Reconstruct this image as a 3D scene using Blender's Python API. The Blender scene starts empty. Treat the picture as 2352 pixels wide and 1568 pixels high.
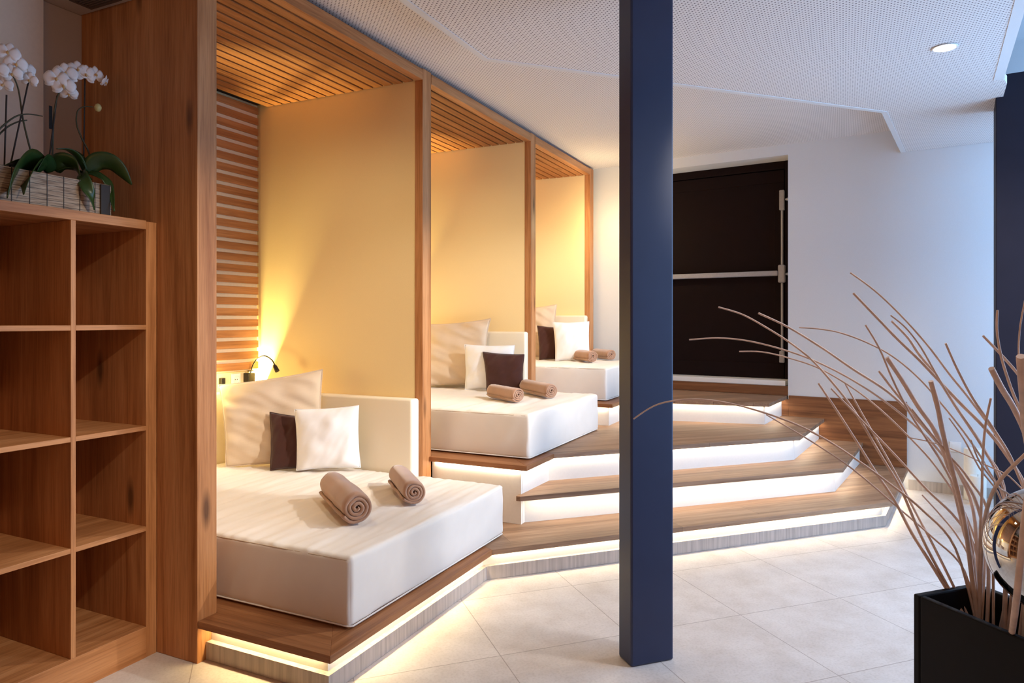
import bpy, math, random
from mathutils import Vector, Matrix, noise

random.seed(7)
scene = bpy.context.scene
COL = scene.collection

# ---------------------------------------------------------------- camera
# The row of bed alcoves runs along +Y, the alcoves go back along -X, Z is up, metres.
EYE = Vector((0.0, 0.0, 1.42))
YAW = math.radians(25.62)
FPX, CXP, CYP = 1600.0, 1176.0, 736.0
cam_d = bpy.data.cameras.new('camera')
cam_d.sensor_width = 36.0
cam_d.lens = 36.0 * FPX / 2352.0
cam_d.shift_y = -(784.0 - CYP) / 2352.0
cam_d.clip_start = 0.05
cam = bpy.data.objects.new('camera', cam_d)
COL.objects.link(cam)
cam.location = EYE
cam.rotation_euler = (math.pi / 2, 0, YAW)
scene.camera = cam

# ---------------------------------------------------------------- exposure, world
scene.view_settings.view_transform = 'Standard'
scene.view_settings.look = 'None'
scene.view_settings.exposure = 0.0
scene.view_settings.gamma = 1.0
scene.view_settings.use_curve_mapping = False
world = bpy.data.worlds.new('world')
scene.world = world
world.use_nodes = True
wn = world.node_tree.nodes['Background']
wn.inputs[0].default_value = (0.30, 0.45, 0.85, 1)
wn.inputs[1].default_value = 0.15
scene.cycles.use_denoising = True
scene.cycles.max_bounces = 8
scene.cycles.diffuse_bounces = 5
scene.cycles.sample_clamp_indirect = 6.0


def light(name, kind, loc, energy, color, aim=None, **kw):
    d = bpy.data.lights.new(name, kind)
    d.energy = energy
    d.color = color
    for k, v in kw.items():
        setattr(d, k, v)
    o = bpy.data.objects.new(name, d)
    COL.objects.link(o)
    o.location = loc
    if aim is not None:
        v = Vector(aim) - Vector(loc)
        o.rotation_euler = v.to_track_quat('-Z', 'Y').to_euler()
    return o


DAY = (0.32, 0.59, 1.0)
WARM = (1.0, 0.76, 0.42)
DOWN = (1.0, 0.91, 0.83)
WARM2 = (1.0, 0.80, 0.30)
# dusk daylight through the tall glazing on the right side of the room
light('daylight_window', 'AREA', (2.1, 4.6, 1.75), 150, DAY, aim=(-2, 4.6, 1.45), shape='RECTANGLE', size=3.4, size_y=2.7)
# orange fill added behind the camera to warm the faces turned this way
light('rear_warm_fill', 'AREA', (0.3, -2.6, 1.7), 21, (1.0, 0.45, 0.13), aim=(-0.8, 3, 1.2), shape='RECTANGLE', size=3.5, size_y=2.2)

# ---------------------------------------------------------------- picture point helpers (measuring)
FW = Vector((-math.sin(YAW), math.cos(YAW), 0))
RT = Vector((math.cos(YAW), math.sin(YAW), 0))
UP = Vector((0, 0, 1))


def ray(x, y):
    return FW + RT * ((x - CXP) / FPX) + UP * ((CYP - y) / FPX)


def at(x, y, w):
    return EYE + ray(x, y) * w


def onz(x, y, z):
    d = ray(x, y)
    return EYE + d * ((z - EYE.z) / d.z)


def onx(x, y, X):
    d = ray(x, y)
    return EYE + d * (X / d.x)


def ony(x, y, Y):
    d = ray(x, y)
    return EYE + d * (Y / d.y)


T = Vector((0.705, 0.709, 0)).normalized()      # floor tile grid / long stair edges
U = Vector((-T.y, T.x, 0))
WD = Vector((-0.992, 0.126, 0)).normalized()    # direction of the far wall, towards the left
ND = Vector((0.126, 0.992, 0)).normalized()     # away from the room through the far wall
WP = Vector((0.464, 6.741, 0))                  # a point of the far wall


def wall_w(s, d=0.0, z=0.0):
    p = WP + WD * s + ND * d
    return Vector((p.x, p.y, z))


# ---------------------------------------------------------------- materials
def lin(c):
    return c / 12.92 if c <= 0.04045 else ((c + 0.055) / 1.055) ** 2.4


def rgb(r, g, b):
    return (lin(r / 255), lin(g / 255), lin(b / 255), 1)


def newmat(name):
    m = bpy.data.materials.new(name)
    m.use_nodes = True
    nt = m.node_tree
    return m, nt, nt.nodes['Principled BSDF']


def nd(nt, t, **kw):
    n = nt.nodes.new(t)
    for k, v in kw.items():
        setattr(n, k, v)
    return n


def coords(nt, scale=(1, 1, 1), rot=(0, 0, 0)):
    tc = nd(nt, 'ShaderNodeTexCoord')
    mp = nd(nt, 'ShaderNodeMapping')
    mp.inputs['Scale'].default_value = scale
    mp.inputs['Rotation'].default_value = rot
    nt.links.new(tc.outputs['Object'], mp.inputs['Vector'])
    return mp.outputs[0]


def ramp(nt, fac, stops):
    r = nd(nt, 'ShaderNodeValToRGB')
    el = r.color_ramp.elements
    el[0].position, el[0].color = stops[0]
    el[1].position, el[1].color = stops[-1]
    for p, c in stops[1:-1]:
        e = el.new(p)
        e.color = c
    nt.links.new(fac, r.inputs[0])
    return r.outputs[0]


def mixc(nt, fac, a, b, mode='MIX'):
    m = nd(nt, 'ShaderNodeMix', data_type='RGBA', blend_type=mode)
    if hasattr(fac, 'is_linked'):
        nt.links.new(fac, m.inputs[0])
    else:
        m.inputs[0].default_value = fac
    for v, i in ((a, 6), (b, 7)):
        if hasattr(v, 'is_linked'):
            nt.links.new(v, m.inputs[i])
        else:
            m.inputs[i].default_value = v
    return m.outputs[2]


def bump(nt, bs, height, strength, dist=0.002):
    b = nd(nt, 'ShaderNodeBump')
    b.inputs['Strength'].default_value = strength
    b.inputs['Distance'].default_value = dist
    nt.links.new(height, b.inputs['Height'])
    nt.links.new(b.outputs[0], bs.inputs['Normal'])


def plain(name, c, rough=0.6, metal=0.0, grain=0.0, gscale=60, var=0.06, spec=0.5, coat=0.0):
    m, nt, bs = newmat(name)
    n = nd(nt, 'ShaderNodeTexNoise')
    n.inputs['Scale'].default_value = gscale
    n.inputs['Detail'].default_value = 4
    nt.links.new(coords(nt), n.inputs['Vector'])
    dark = tuple(x * (1 - var) for x in c[:3]) + (1,)
    lite = tuple(min(1, x * (1 + var)) for x in c[:3]) + (1,)
    nt.links.new(ramp(nt, n.outputs[0], [(0.3, dark), (0.7, lite)]), bs.inputs['Base Color'])
    bs.inputs['Roughness'].default_value = rough
    bs.inputs['Metallic'].default_value = metal
    bs.inputs['Specular IOR Level'].default_value = spec
    bs.inputs['Coat Weight'].default_value = coat
    if grain > 0:
        bump(nt, bs, n.outputs[0], grain)
    return m


def wood(name, axis, dark, mid, lite, rough=0.5, across=16.0, knots=1.0, seed=0.0, plank=None):
    """oak with grain along the given axis (a direction angle about Z in degrees, or 'z')"""
    m, nt, bs = newmat(name)
    tc = nd(nt, 'ShaderNodeTexCoord')
    mp = nd(nt, 'ShaderNodeMapping')
    nt.links.new(tc.outputs['Object'], mp.inputs['Vector'])
    mp.vector_type = 'POINT'
    if axis == 'z':
        mp.inputs['Scale'].default_value = (1, 1, 1)
        sc = (across, across, 0.7)
        ks = (5.5, 5.5, 1.6)
    else:
        mp.inputs['Rotation'].default_value = (0, 0, -math.radians(axis))
        sc = (0.7, across, across)
        ks = (1.6, 5.5, 5.5)
    mp.inputs['Location'].default_value = (seed, seed * 1.7, seed * 0.6)
    v1 = nd(nt, 'ShaderNodeVectorMath', operation='MULTIPLY')
    v1.inputs[1].default_value = sc
    nt.links.new(mp.outputs[0], v1.inputs[0])
    n = nd(nt, 'ShaderNodeTexNoise')
    n.inputs['Scale'].default_value = 1.0
    n.inputs['Detail'].default_value = 7
    n.inputs['Roughness'].default_value = 0.62
    n.inputs['Distortion'].default_value = 0.7
    nt.links.new(v1.outputs[0], n.inputs['Vector'])
    base = ramp(nt, n.outputs[0], [(0.28, dark), (0.5, mid), (0.75, lite)])
    # fine pores
    v2 = nd(nt, 'ShaderNodeVectorMath', operation='MULTIPLY')
    v2.inputs[1].default_value = tuple(s * 9 for s in sc)
    nt.links.new(mp.outputs[0], v2.inputs[0])
    n2 = nd(nt, 'ShaderNodeTexNoise')
    n2.inputs['Scale'].default_value = 1.0
    n2.inputs['Detail'].default_value = 3
    nt.links.new(v2.outputs[0], n2.inputs['Vector'])
    pores = ramp(nt, n2.outputs[0], [(0.36, (0.72, 0.68, 0.64, 1)), (0.55, (1, 1, 1, 1))])
    col = mixc(nt, 0.6, base, pores, 'MULTIPLY')
    if knots > 0:
        v3 = nd(nt, 'ShaderNodeVectorMath', operation='MULTIPLY')
        v3.inputs[1].default_value = ks
        nt.links.new(mp.outputs[0], v3.inputs[0])
        vo = nd(nt, 'ShaderNodeTexVoronoi')
        vo.inputs['Scale'].default_value = 1.0
        nt.links.new(v3.outputs[0], vo.inputs['Vector'])
        near = ramp(nt, vo.outputs['Distance'], [(0.05, (1, 1, 1, 1)), (0.16, (0, 0, 0, 1))])
        sep = nd(nt, 'ShaderNodeSeparateColor')
        nt.links.new(vo.outputs['Color'], sep.inputs[0])
        some = nd(nt, 'ShaderNodeMath', operation='GREATER_THAN')
        some.inputs[1].default_value = 0.55
        nt.links.new(sep.outputs[0], some.inputs[0])
        mu = nd(nt, 'ShaderNodeMath', operation='MULTIPLY')
        nt.links.new(near, mu.inputs[0])
        nt.links.new(some.outputs[0], mu.inputs[1])
        mu2 = nd(nt, 'ShaderNodeMath', operation='MULTIPLY')
        nt.links.new(mu.outputs[0], mu2.inputs[0])
        mu2.inputs[1].default_value = 0.8 * knots
        kd = tuple(x * 0.22 for x in dark[:3]) + (1,)
        col = mixc(nt, mu2.outputs[0], col, kd)
    if plank:
        br = nd(nt, 'ShaderNodeTexBrick')
        br.offset = 0.37
        br.inputs['Color1'].default_value = (1.06, 1.03, 1.0, 1)
        br.inputs['Color2'].default_value = (0.80, 0.79, 0.80, 1)
        br.inputs['Mortar'].default_value = (0.45, 0.42, 0.4, 1)
        br.inputs['Scale'].default_value = 1.0
        br.inputs['Mortar Size'].default_value = 0.0012
        br.inputs['Brick Width'].default_value = plank[0]
        br.inputs['Row Height'].default_value = plank[1]
        nt.links.new(mp.outputs[0], br.inputs['Vector'])
        col = mixc(nt, 1.0, col, br.outputs[0], 'MULTIPLY')
    nt.links.new(col, bs.inputs['Base Color'])
    bs.inputs['Roughness'].default_value = rough
    bs.inputs['Specular IOR Level'].default_value = 0.35
    bump(nt, bs, n2.outputs[0], 0.25, 0.001)
    return m


def fabric(name, c, weave=900, var=0.06, sheen=0.25, rough=0.85, wv=0.25):
    m, nt, bs = newmat(name)
    n = nd(nt, 'ShaderNodeTexNoise')
    n.inputs['Scale'].default_value = 7
    n.inputs['Detail'].default_value = 6
    cv = coords(nt)
    nt.links.new(cv, n.inputs['Vector'])
    dark = tuple(x * (1 - var) for x in c[:3]) + (1,)
    lite = tuple(min(1, x * (1 + var * 0.6)) for x in c[:3]) + (1,)
    nt.links.new(ramp(nt, n.outputs[0], [(0.3, dark), (0.7, lite)]), bs.inputs['Base Color'])
    w = nd(nt, 'ShaderNodeTexNoise')
    w.inputs['Scale'].default_value = weave
    nt.links.new(cv, w.inputs['Vector'])
    bump(nt, bs, w.outputs[0], wv, 0.001)
    bs.inputs['Roughness'].default_value = rough
    bs.inputs['Sheen Weight'].default_value = sheen
    bs.inputs['Specular IOR Level'].default_value = 0.15
    return m


def emit(name, c, s):
    m, nt, bs = newmat(name)
    n = nd(nt, 'ShaderNodeTexNoise')
    n.inputs['Scale'].default_value = 5
    nt.links.new(coords(nt), n.inputs['Vector'])
    a = tuple(x * 0.97 for x in c[:3]) + (1,)
    nt.links.new(ramp(nt, n.outputs[0], [(0.3, a), (0.7, c)]), bs.inputs['Emission Color'])
    bs.inputs['Base Color'].default_value = c
    bs.inputs['Emission Strength'].default_value = s
    return m


OAK_D, OAK_M, OAK_L = rgb(148, 92, 50), rgb(186, 128, 80), rgb(209, 154, 106)
M_OAKZ = wood('oak_upright', 'z', OAK_D, OAK_M, OAK_L, seed=1.3)
M_OAKY = wood('oak_lengthwise', 90, OAK_D, OAK_M, OAK_L, seed=2.1)
M_OAKX = wood('oak_crosswise', 0, OAK_D, OAK_M, OAK_L, seed=3.7)
M_TREADT = wood('oak_step_daylit', 45.2, rgb(126, 94, 70), rgb(160, 126, 98), rgb(186, 154, 126), seed=0.4, knots=0.25, rough=0.55, across=18, plank=(1.7, 0.19))  # greyed and lightened, the daylight on the steps is mixed into the oak
M_DECKY = wood('oak_deck_long', 90, rgb(118, 70, 38), rgb(150, 98, 60), rgb(174, 122, 82), seed=5.0, knots=0.25, rough=0.5)
M_DECKX = wood('oak_deck_cross', 0, rgb(118, 70, 38), rgb(150, 98, 60), rgb(174, 122, 82), seed=8.3, knots=0.25, rough=0.5)
M_PANELW = wood('oak_skirting_panel', 172.8, rgb(106, 64, 36), rgb(138, 90, 54), rgb(162, 112, 72), seed=6.2, knots=0.3, rough=0.65, across=30, plank=(3.0, 0.13))
M_SLAT = wood('larch_slat', 90, rgb(134, 80, 40), rgb(164, 106, 58), rgb(188, 130, 80), seed=7.7, knots=0.9, across=22)
M_GAPLIT = plain('lit_gap_backing', rgb(218, 194, 160), 0.8, var=0.03)  # pale tone stands in for lit wall showing through the slat gaps
M_SLATSHADE = plain('shaded_slat_backing', rgb(40, 20, 10), 0.9)  # groove shade put into the colour, the wood itself is not this dark
M_WALL = plain('white_plaster', rgb(220, 221, 222), 0.85, grain=0.15, gscale=220, var=0.02)
M_WALLG = plain('grey_plaster', rgb(198, 184, 170), 0.85, grain=0.15, gscale=220, var=0.02)
M_CREAM = plain('cream_plaster', rgb(248, 224, 170), 0.85, grain=0.15, gscale=220, var=0.02)
M_RISER = plain('white_riser', rgb(238, 234, 226), 0.6, var=0.015)
M_CREAML = plain('cream_leather', rgb(246, 236, 214), 0.5, grain=0.2, gscale=500, var=0.02)
M_MATT = fabric('mattress_cover', rgb(236, 228, 218), var=0.03, rough=0.7)
M_PIPE = fabric('seam_piping', rgb(196, 176, 152), var=0.03)
M_BEIGE = fabric('beige_cotton', rgb(220, 198, 172))
M_BROWN = fabric('dark_brown_cotton', rgb(72, 42, 36))
M_WHITEC = fabric('white_cotton', rgb(246, 246, 248), var=0.03)
M_TOWEL = fabric('taupe_terry', rgb(178, 138, 112), weave=330, var=0.12, sheen=0.6, wv=0.9)
M_STEEL = plain('navy_steel_paint', rgb(40, 48, 78), 0.46, metal=0.0, var=0.05, gscale=9, spec=0.45)
M_STEELD = plain('dark_navy_paint', rgb(34, 32, 44), 0.6, var=0.05, gscale=9, spec=0.2)
M_DOOR = plain('dark_brown_door', rgb(25, 12, 12), 0.6, var=0.08, gscale=12, spec=0.1)
M_BAR = plain('grey_door_bar', rgb(165, 165, 170), 0.45, metal=0.2)
M_BLACK = plain('black_planter', rgb(14, 11, 12), 0.55, var=0.1, spec=0.2)
M_SOIL = plain('dark_filling', rgb(14, 11, 10), 0.95, var=0.3, grain=0.8, gscale=60)
M_BLACKP = plain('black_metal', rgb(28, 24, 22), 0.45)
M_PLASTIC = plain('white_plastic', rgb(238, 236, 232), 0.4, var=0.01)
M_DARKSLOT = plain('dark_slot', rgb(20, 17, 15), 0.9)
M_CHROME = plain('mirror_glass', rgb(200, 196, 190), 0.04, metal=1.0, var=0.02, gscale=3)
M_STICK = plain('rattan_stick', rgb(214, 186, 168), 0.65, var=0.14, gscale=26, grain=0.4)
M_WAX = plain('white_wax', rgb(244, 240, 228), 0.5, var=0.02)
M_PETAL = plain('orchid_petal', rgb(248, 240, 236), 0.5, var=0.05, gscale=40)
M_LIP = plain('orchid_lip', rgb(222, 180, 120), 0.5, var=0.25, gscale=90)
M_LEAF = plain('orchid_leaf', rgb(48, 72, 30), 0.35, var=0.2, gscale=20)
M_STEM = plain('orchid_stem', rgb(66, 62, 32), 0.5, var=0.2, gscale=40)
M_STAKE = plain('support_stake', rgb(44, 34, 26), 0.6)
M_BUD = plain('orchid_bud', rgb(214, 206, 140), 0.5)
M_LED = emit('led_tape', (1.0, 0.80, 0.50, 1), 6.0)
M_LAMP = emit('lamp_lens', (1.0, 0.93, 0.82, 1), 14.0)
M_GLOW = emit('headboard_lamp', (1.0, 0.78, 0.36, 1), 14.0)


def perforated():
    m, nt, bs = newmat('perforated_board')
    tc = nd(nt, 'ShaderNodeTexCoord')
    mp = nd(nt, 'ShaderNodeMapping')
    mp.inputs['Rotation'].default_value = (0, 0, -math.radians(45.2))
    mp.inputs['Scale'].default_value = (1, 1, 1)
    nt.links.new(tc.outputs['Object'], mp.inputs['Vector'])
    sc = nd(nt, 'ShaderNodeVectorMath', operation='SCALE')
    sc.inputs['Scale'].default_value = 1 / 0.0185
    nt.links.new(mp.outputs[0], sc.inputs[0])
    fr = nd(nt, 'ShaderNodeVectorMath', operation='FRACTION')
    nt.links.new(sc.outputs[0], fr.inputs[0])
    sb = nd(nt, 'ShaderNodeVectorMath', operation='SUBTRACT')
    sb.inputs[1].default_value = (0.5, 0.5, 0.0)
    nt.links.new(fr.outputs[0], sb.inputs[0])
    fl = nd(nt, 'ShaderNodeVectorMath', operation='MULTIPLY')
    fl.inputs[1].default_value = (1, 1, 0)
    nt.links.new(sb.outputs[0], fl.inputs[0])
    ln = nd(nt, 'ShaderNodeVectorMath', operation='LENGTH')
    nt.links.new(fl.outputs[0], ln.inputs[0])
    c = ramp(nt, ln.outputs['Value'], [(0.17, rgb(96, 84, 88)), (0.23, rgb(230, 226, 224))])
    nt.links.new(c, bs.inputs['Base Color'])
    bs.inputs['Roughness'].default_value = 0.9
    return m


def tiles():
    m, nt, bs = newmat('stone_floor_tile')
    tc = nd(nt, 'ShaderNodeTexCoord')
    mp = nd(nt, 'ShaderNodeMapping')
    mp.inputs['Rotation'].default_value = (0, 0, -math.radians(45.16))
    nt.links.new(tc.outputs['Object'], mp.inputs['Vector'])
    of = nd(nt, 'ShaderNodeVectorMath', operation='SUBTRACT')
    of.inputs[1].default_value = (0.942 - 0.611 * 10, 2.80 - 0.611 * 10, 0)
    nt.links.new(mp.outputs[0], of.inputs[0])
    br = nd(nt, 'ShaderNodeTexBrick')
    br.offset = 0.0
    br.inputs['Scale'].default_value = 1.0
    br.inputs['Color1'].default_value = (1, 1, 1, 1)
    br.inputs['Color2'].default_value = (0.93, 0.93, 0.93, 1)
    br.inputs['Mortar'].default_value = (0.60, 0.56, 0.54, 1)
    br.inputs['Mortar Size'].default_value = 0.0022
    br.inputs['Mortar Smooth'].default_value = 0.1
    br.inputs['Brick Width'].default_value = 0.611
    br.inputs['Row Height'].default_value = 0.611
    nt.links.new(of.outputs[0], br.inputs['Vector'])
    n = nd(nt, 'ShaderNodeTexNoise')
    n.inputs['Scale'].default_value = 5
    n.inputs['Detail'].default_value = 9
    n.inputs['Roughness'].default_value = 0.65
    nt.links.new(mp.outputs[0], n.inputs['Vector'])
    base = ramp(nt, n.outputs[0], [(0.3, rgb(208, 196, 186)), (0.55, rgb(222, 212, 204)), (0.8, rgb(232, 224, 217))])
    n2 = nd(nt, 'ShaderNodeTexNoise')
    n2.inputs['Scale'].default_value = 90
    n2.inputs['Detail'].default_value = 3
    nt.links.new(mp.outputs[0], n2.inputs['Vector'])
    sp = ramp(nt, n2.outputs[0], [(0.32, (0.86, 0.85, 0.83, 1)), (0.55, (1, 1, 1, 1))])
    c = mixc(nt, 0.7, base, sp, 'MULTIPLY')
    c = mixc(nt, 1.0, c, br.outputs[0], 'MULTIPLY')
    nt.links.new(c, bs.inputs['Base Color'])
    bs.inputs['Roughness'].default_value = 0.5
    bs.inputs['Specular IOR Level'].default_value = 0.3
    bump(nt, bs, br.outputs['Fac'], -0.3, 0.001)
    return m


def plinth_tile():
    m, nt, bs = newmat('stone_skirting')
    n = nd(nt, 'ShaderNodeTexNoise')
    n.inputs['Scale'].default_value = 1
    n.inputs['Detail'].default_value = 6
    nt.links.new(coords(nt, (60, 60, 3)), n.inputs['Vector'])
    nt.links.new(ramp(nt, n.outputs[0], [(0.3, rgb(158, 148, 140)), (0.7, rgb(192, 182, 174))]), bs.inputs['Base Color'])
    bs.inputs['Roughness'].default_value = 0.55
    return m


def bamboo():
    m, nt, bs = newmat('bamboo_mat')
    w = nd(nt, 'ShaderNodeTexNoise')
    w.inputs['Scale'].default_value = 1
    w.inputs['Detail'].default_value = 5
    nt.links.new(coords(nt, (14, 14, 190)), w.inputs['Vector'])
    nt.links.new(ramp(nt, w.outputs[0], [(0.3, rgb(112, 88, 68)), (0.5, rgb(166, 142, 118)), (0.75, rgb(196, 176, 152))]), bs.inputs['Base Color'])
    bs.inputs['Roughness'].default_value = 0.7
    return m


M_PERF = perforated()
M_TILE = tiles()
M_PLINTH = plinth_tile()
M_BAMBOO = bamboo()


# ---------------------------------------------------------------- mesh builder
class MB:
    def __init__(self):
        self.v, self.f, self.s, self.mi = [], [], [], []

    def add(self, verts, faces, smooth=False, mi=0):
        o = len(self.v)
        self.v += [tuple(p) for p in verts]
        for f in faces:
            self.f.append([i + o for i in f])
            self.s.append(smooth)
            self.mi.append(mi)
        return self

    def box(self, x0, x1, y0, y1, z0, z1, mi=0):
        return self.hexa([(x0, y0, z0), (x1, y0, z0), (x1, y1, z0), (x0, y1, z0)], z1 - z0, mi)

    def hexa(self, base, h, mi=0):
        b = [Vector(p) for p in base]
        t = [p + Vector((0, 0, h)) for p in b]
        return self.add(b + t, [(3, 2, 1, 0), (4, 5, 6, 7), (0, 1, 5, 4), (1, 2, 6, 5), (2, 3, 7, 6), (3, 0, 4, 7)], mi=mi)

    def obox(self, org, ex, ey, a0, a1, b0, b1, z0, z1, mi=0):
        q = [org + ex * a + ey * b for a, b in ((a0, b0), (a1, b0), (a1, b1), (a0, b1))]
        q = [Vector((p.x, p.y, z0)) for p in q]
        if (q[1] - q[0]).cross(q[2] - q[1]).z < 0:
            q.reverse()
        return self.hexa(q, z1 - z0, mi)

    def prism(self, poly, z0, z1, mi=0):
        n = len(poly)
        a = sum(poly[i][0] * poly[(i + 1) % n][1] - poly[(i + 1) % n][0] * poly[i][1] for i in range(n))
        if a < 0:
            poly = list(reversed(poly))
        v = [(p[0], p[1], z0) for p in poly] + [(p[0], p[1], z1) for p in poly]
        f = [tuple(reversed(range(n))), tuple(range(n, 2 * n))]
        f += [(i, (i + 1) % n, n + (i + 1) % n, n + i) for i in range(n)]
        return self.add(v, f, mi=mi)

    def tube(self, path, radii, seg=10, smooth=True, caps=True, mi=0):
        path = [Vector(p) for p in path]
        if not hasattr(radii, '__len__'):
            radii = [radii] * len(path)
        v, f = [], []
        prev = None
        for i, p in enumerate(path):
            a = path[max(i - 1, 0)]
            b = path[min(i + 1, len(path) - 1)]
            d = (b - a).normalized()
            if prev is None:
                ref = Vector((0, 0, 1)) if abs(d.z) < 0.9 else Vector((1, 0, 0))
                e1 = d.cross(ref).normalized()
            else:
                e1 = (prev - d * prev.dot(d)).normalized()
            prev = e1
            e2 = d.cross(e1)
            for k in range(seg):
                t = 2 * math.pi * k / seg
                v.append(p + (e1 * math.cos(t) + e2 * math.sin(t)) * radii[i])
        n = len(path)
        for i in range(n - 1):
            for k in range(seg):
                k2 = (k + 1) % seg
                f.append((i * seg + k, i * seg + k2, (i + 1) * seg + k2, (i + 1) * seg + k))
        self.add(v, f, smooth, mi)
        if caps:
            self.add(v[:seg], [tuple(reversed(range(seg)))], False, mi)
            self.add(v[-seg:], [tuple(range(seg))], False, mi)
        return self

    def lathe(self, c, prof, seg=32, smooth=True, mi=0):
        c = Vector(c)
        v, f = [], []
        for r, z in prof:
            for k in range(seg):
                t = 2 * math.pi * k / seg
                v.append(c + Vector((r * math.cos(t), r * math.sin(t), z)))
        for i in range(len(prof) - 1):
            for k in range(seg):
                k2 = (k + 1) % seg
                f.append((i * seg + k, i * seg + k2, (i + 1) * seg + k2, (i + 1) * seg + k))
        self.add(v, f, smooth, mi)
        n = len(prof) * seg
        if prof[0][0] > 1e-5:
            self.add(v[:seg], [tuple(reversed(range(seg)))], False, mi)
        if prof[-1][0] > 1e-5:
            self.add(v[-seg:], [tuple(range(seg))], False, mi)
        return self

    def surf(self, rows, smooth=True, mi=0):
        n, m = len(rows), len(rows[0])
        v = [p for r in rows for p in r]
        f = [(i * m + j, i * m + j + 1, (i + 1) * m + j + 1, (i + 1) * m + j) for i in range(n - 1) for j in range(m - 1)]
        return self.add(v, f, smooth, mi)

    def rbox(self, x0, x1, y0, y1, z0, z1, r, step=0.05, warp=None, mi=0):
        lo, hi = Vector((x0, y0, z0)), Vector((x1, y1, z1))
        c, h = (lo + hi) / 2, (hi - lo) / 2

        def axis(hl):
            k = max(2, int(2 * (hl - r) / step))
            inner = [-(hl - r) + 2 * (hl - r) * i / k for i in range(k + 1)]
            return [-hl, -hl + r * 0.35, -hl + r * 0.7] + inner + [hl - r * 0.7, hl - r * 0.35, hl]
        ax = [axis(h[i]) for i in range(3)]
        for d in range(3):
            a, b = (d + 1) % 3, (d + 2) % 3
            for sgn in (-1, 1):
                rows = []
                for ua in ax[a]:
                    row = []
                    for ub in ax[b]:
                        p = Vector((0, 0, 0))
                        p[d], p[a], p[b] = sgn * h[d], ua, ub
                        q = Vector([max(-(h[i] - r), min(h[i] - r, p[i])) for i in range(3)])
                        e = p - q
                        n = e.normalized()
                        p = q + n * r + c
                        if warp:
                            p = p + n * warp(p, n)
                        row.append(p)
                    rows.append(row)
                if sgn < 0:
                    rows.reverse()
                self.surf(rows, True, mi)
        return self

    def build(self, name, mats, parent=None, bevel=0.0, merge=False):
        me = bpy.data.meshes.new(name)
        me.from_pydata(self.v, [], self.f)
        me.update()
        if not isinstance(mats, (list, tuple)):
            mats = [mats]
        for m in mats:
            me.materials.append(m)
        me.polygons.foreach_set('use_smooth', self.s)
        me.polygons.foreach_set('material_index', self.mi)
        o = bpy.data.objects.new(name, me)
        COL.objects.link(o)
        if parent is not None:
            o.parent = parent
            o.matrix_parent_inverse = INV.get(parent.name, Matrix.Identity(4))
        if merge:
            md = o.modifiers.new('weld', 'WELD')
            md.merge_threshold = 0.0002
        if bevel > 0:
            b = o.modifiers.new('bevel', 'BEVEL')
            b.width = bevel
            b.segments = 2
            b.limit_method = 'ANGLE'
        return o


INV = {}


def thing(name, label, cat, loc, group=None):
    o = bpy.data.objects.new(name, None)
    COL.objects.link(o)
    o.empty_display_size = 0.1
    o.location = loc
    INV[o.name] = Matrix.Translation(Vector(loc)).inverted()
    return tag(o, label, cat, group)


def tag(o, label, cat, group=None):
    o['label'] = label
    o['category'] = cat
    if group:
        o['group'] = group
    return o


def struct(mb, name, mats, label=None, bevel=0.0):
    o = mb.build(name, mats, None, bevel)
    o['kind'] = 'structure'
    if label:
        o['label'] = label
    return o


def catmull(pts, n=6):
    pts = [Vector(p) for p in pts]
    out = []
    for i in range(len(pts) - 1):
        p0 = pts[max(i - 1, 0)]
        p1, p2 = pts[i], pts[i + 1]
        p3 = pts[min(i + 2, len(pts) - 1)]
        for k in range(n):
            t = k / n
            out.append(0.5 * ((2 * p1) + (p2 - p0) * t + (2 * p0 - 5 * p1 + 4 * p2 - p3) * t * t + (3 * p1 - p0 - 3 * p2 + p3) * t ** 3))
    out.append(pts[-1])
    return out


# ================================================================ SETTING
XF = -2.418            # front plane of the alcoves
XB = -3.83             # back wall of the alcoves
Z1, Z2, Z3, Z4 = 0.178, 0.362, 0.546, 0.730
ZC, ZR = 2.84, 3.04    # dropped and raised ceiling
NOSE = 0.03

struct(MB().add([(-6, -4, 0), (4, -4, 0), (4, 9, 0), (-6, 9, 0)], [(0, 1, 2, 3)]), 'floor', M_TILE)

# dropped perforated ceiling, its outline follows the steps below
edge = [(-1.79, -3.0), (-1.79, 3.369), (0.22, 5.399), (0.418, 6.745), (1.45, 6.61), (1.45, 5.52), (0.92, 5.52), (0.872, 5.06), (0.838, 4.958), (0.10, -3.0)]
mb = MB()
mb.prism(edge, ZC + 0.004, ZC + 0.05, mi=0)
bw = 0.035


def inset(pl, d):
    """offset an open outline to its left side"""
    P = [Vector((p[0], p[1])) for p in pl]
    out = []
    for i, p in enumerate(P):
        if i == 0:
            t = (P[1] - P[0]).normalized()
            out.append(p + Vector((-t.y, t.x)) * d)
        elif i == len(P) - 1:
            t = (P[-1] - P[-2]).normalized()
            out.append(p + Vector((-t.y, t.x)) * d)
        else:
            t0, t1 = (p - P[i - 1]).normalized(), (P[i + 1] - p).normalized()
            n0, n1 = Vector((-t0.y, t0.x)), Vector((-t1.y, t1.x))
            m = (n0 + n1).normalized()
            out.append(p + m * (d / max(0.3, m.dot(n0))))
    return [(p.x, p.y) for p in out]


def band(mb, pl, d0, d1, z0, z1, mi=0):
    a, b = inset(pl, d0), inset(pl, d1)
    for k in range(len(a) - 1):
        mb.prism([a[k], a[k + 1], b[k + 1], b[k]], z0, z1, mi)


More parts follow.
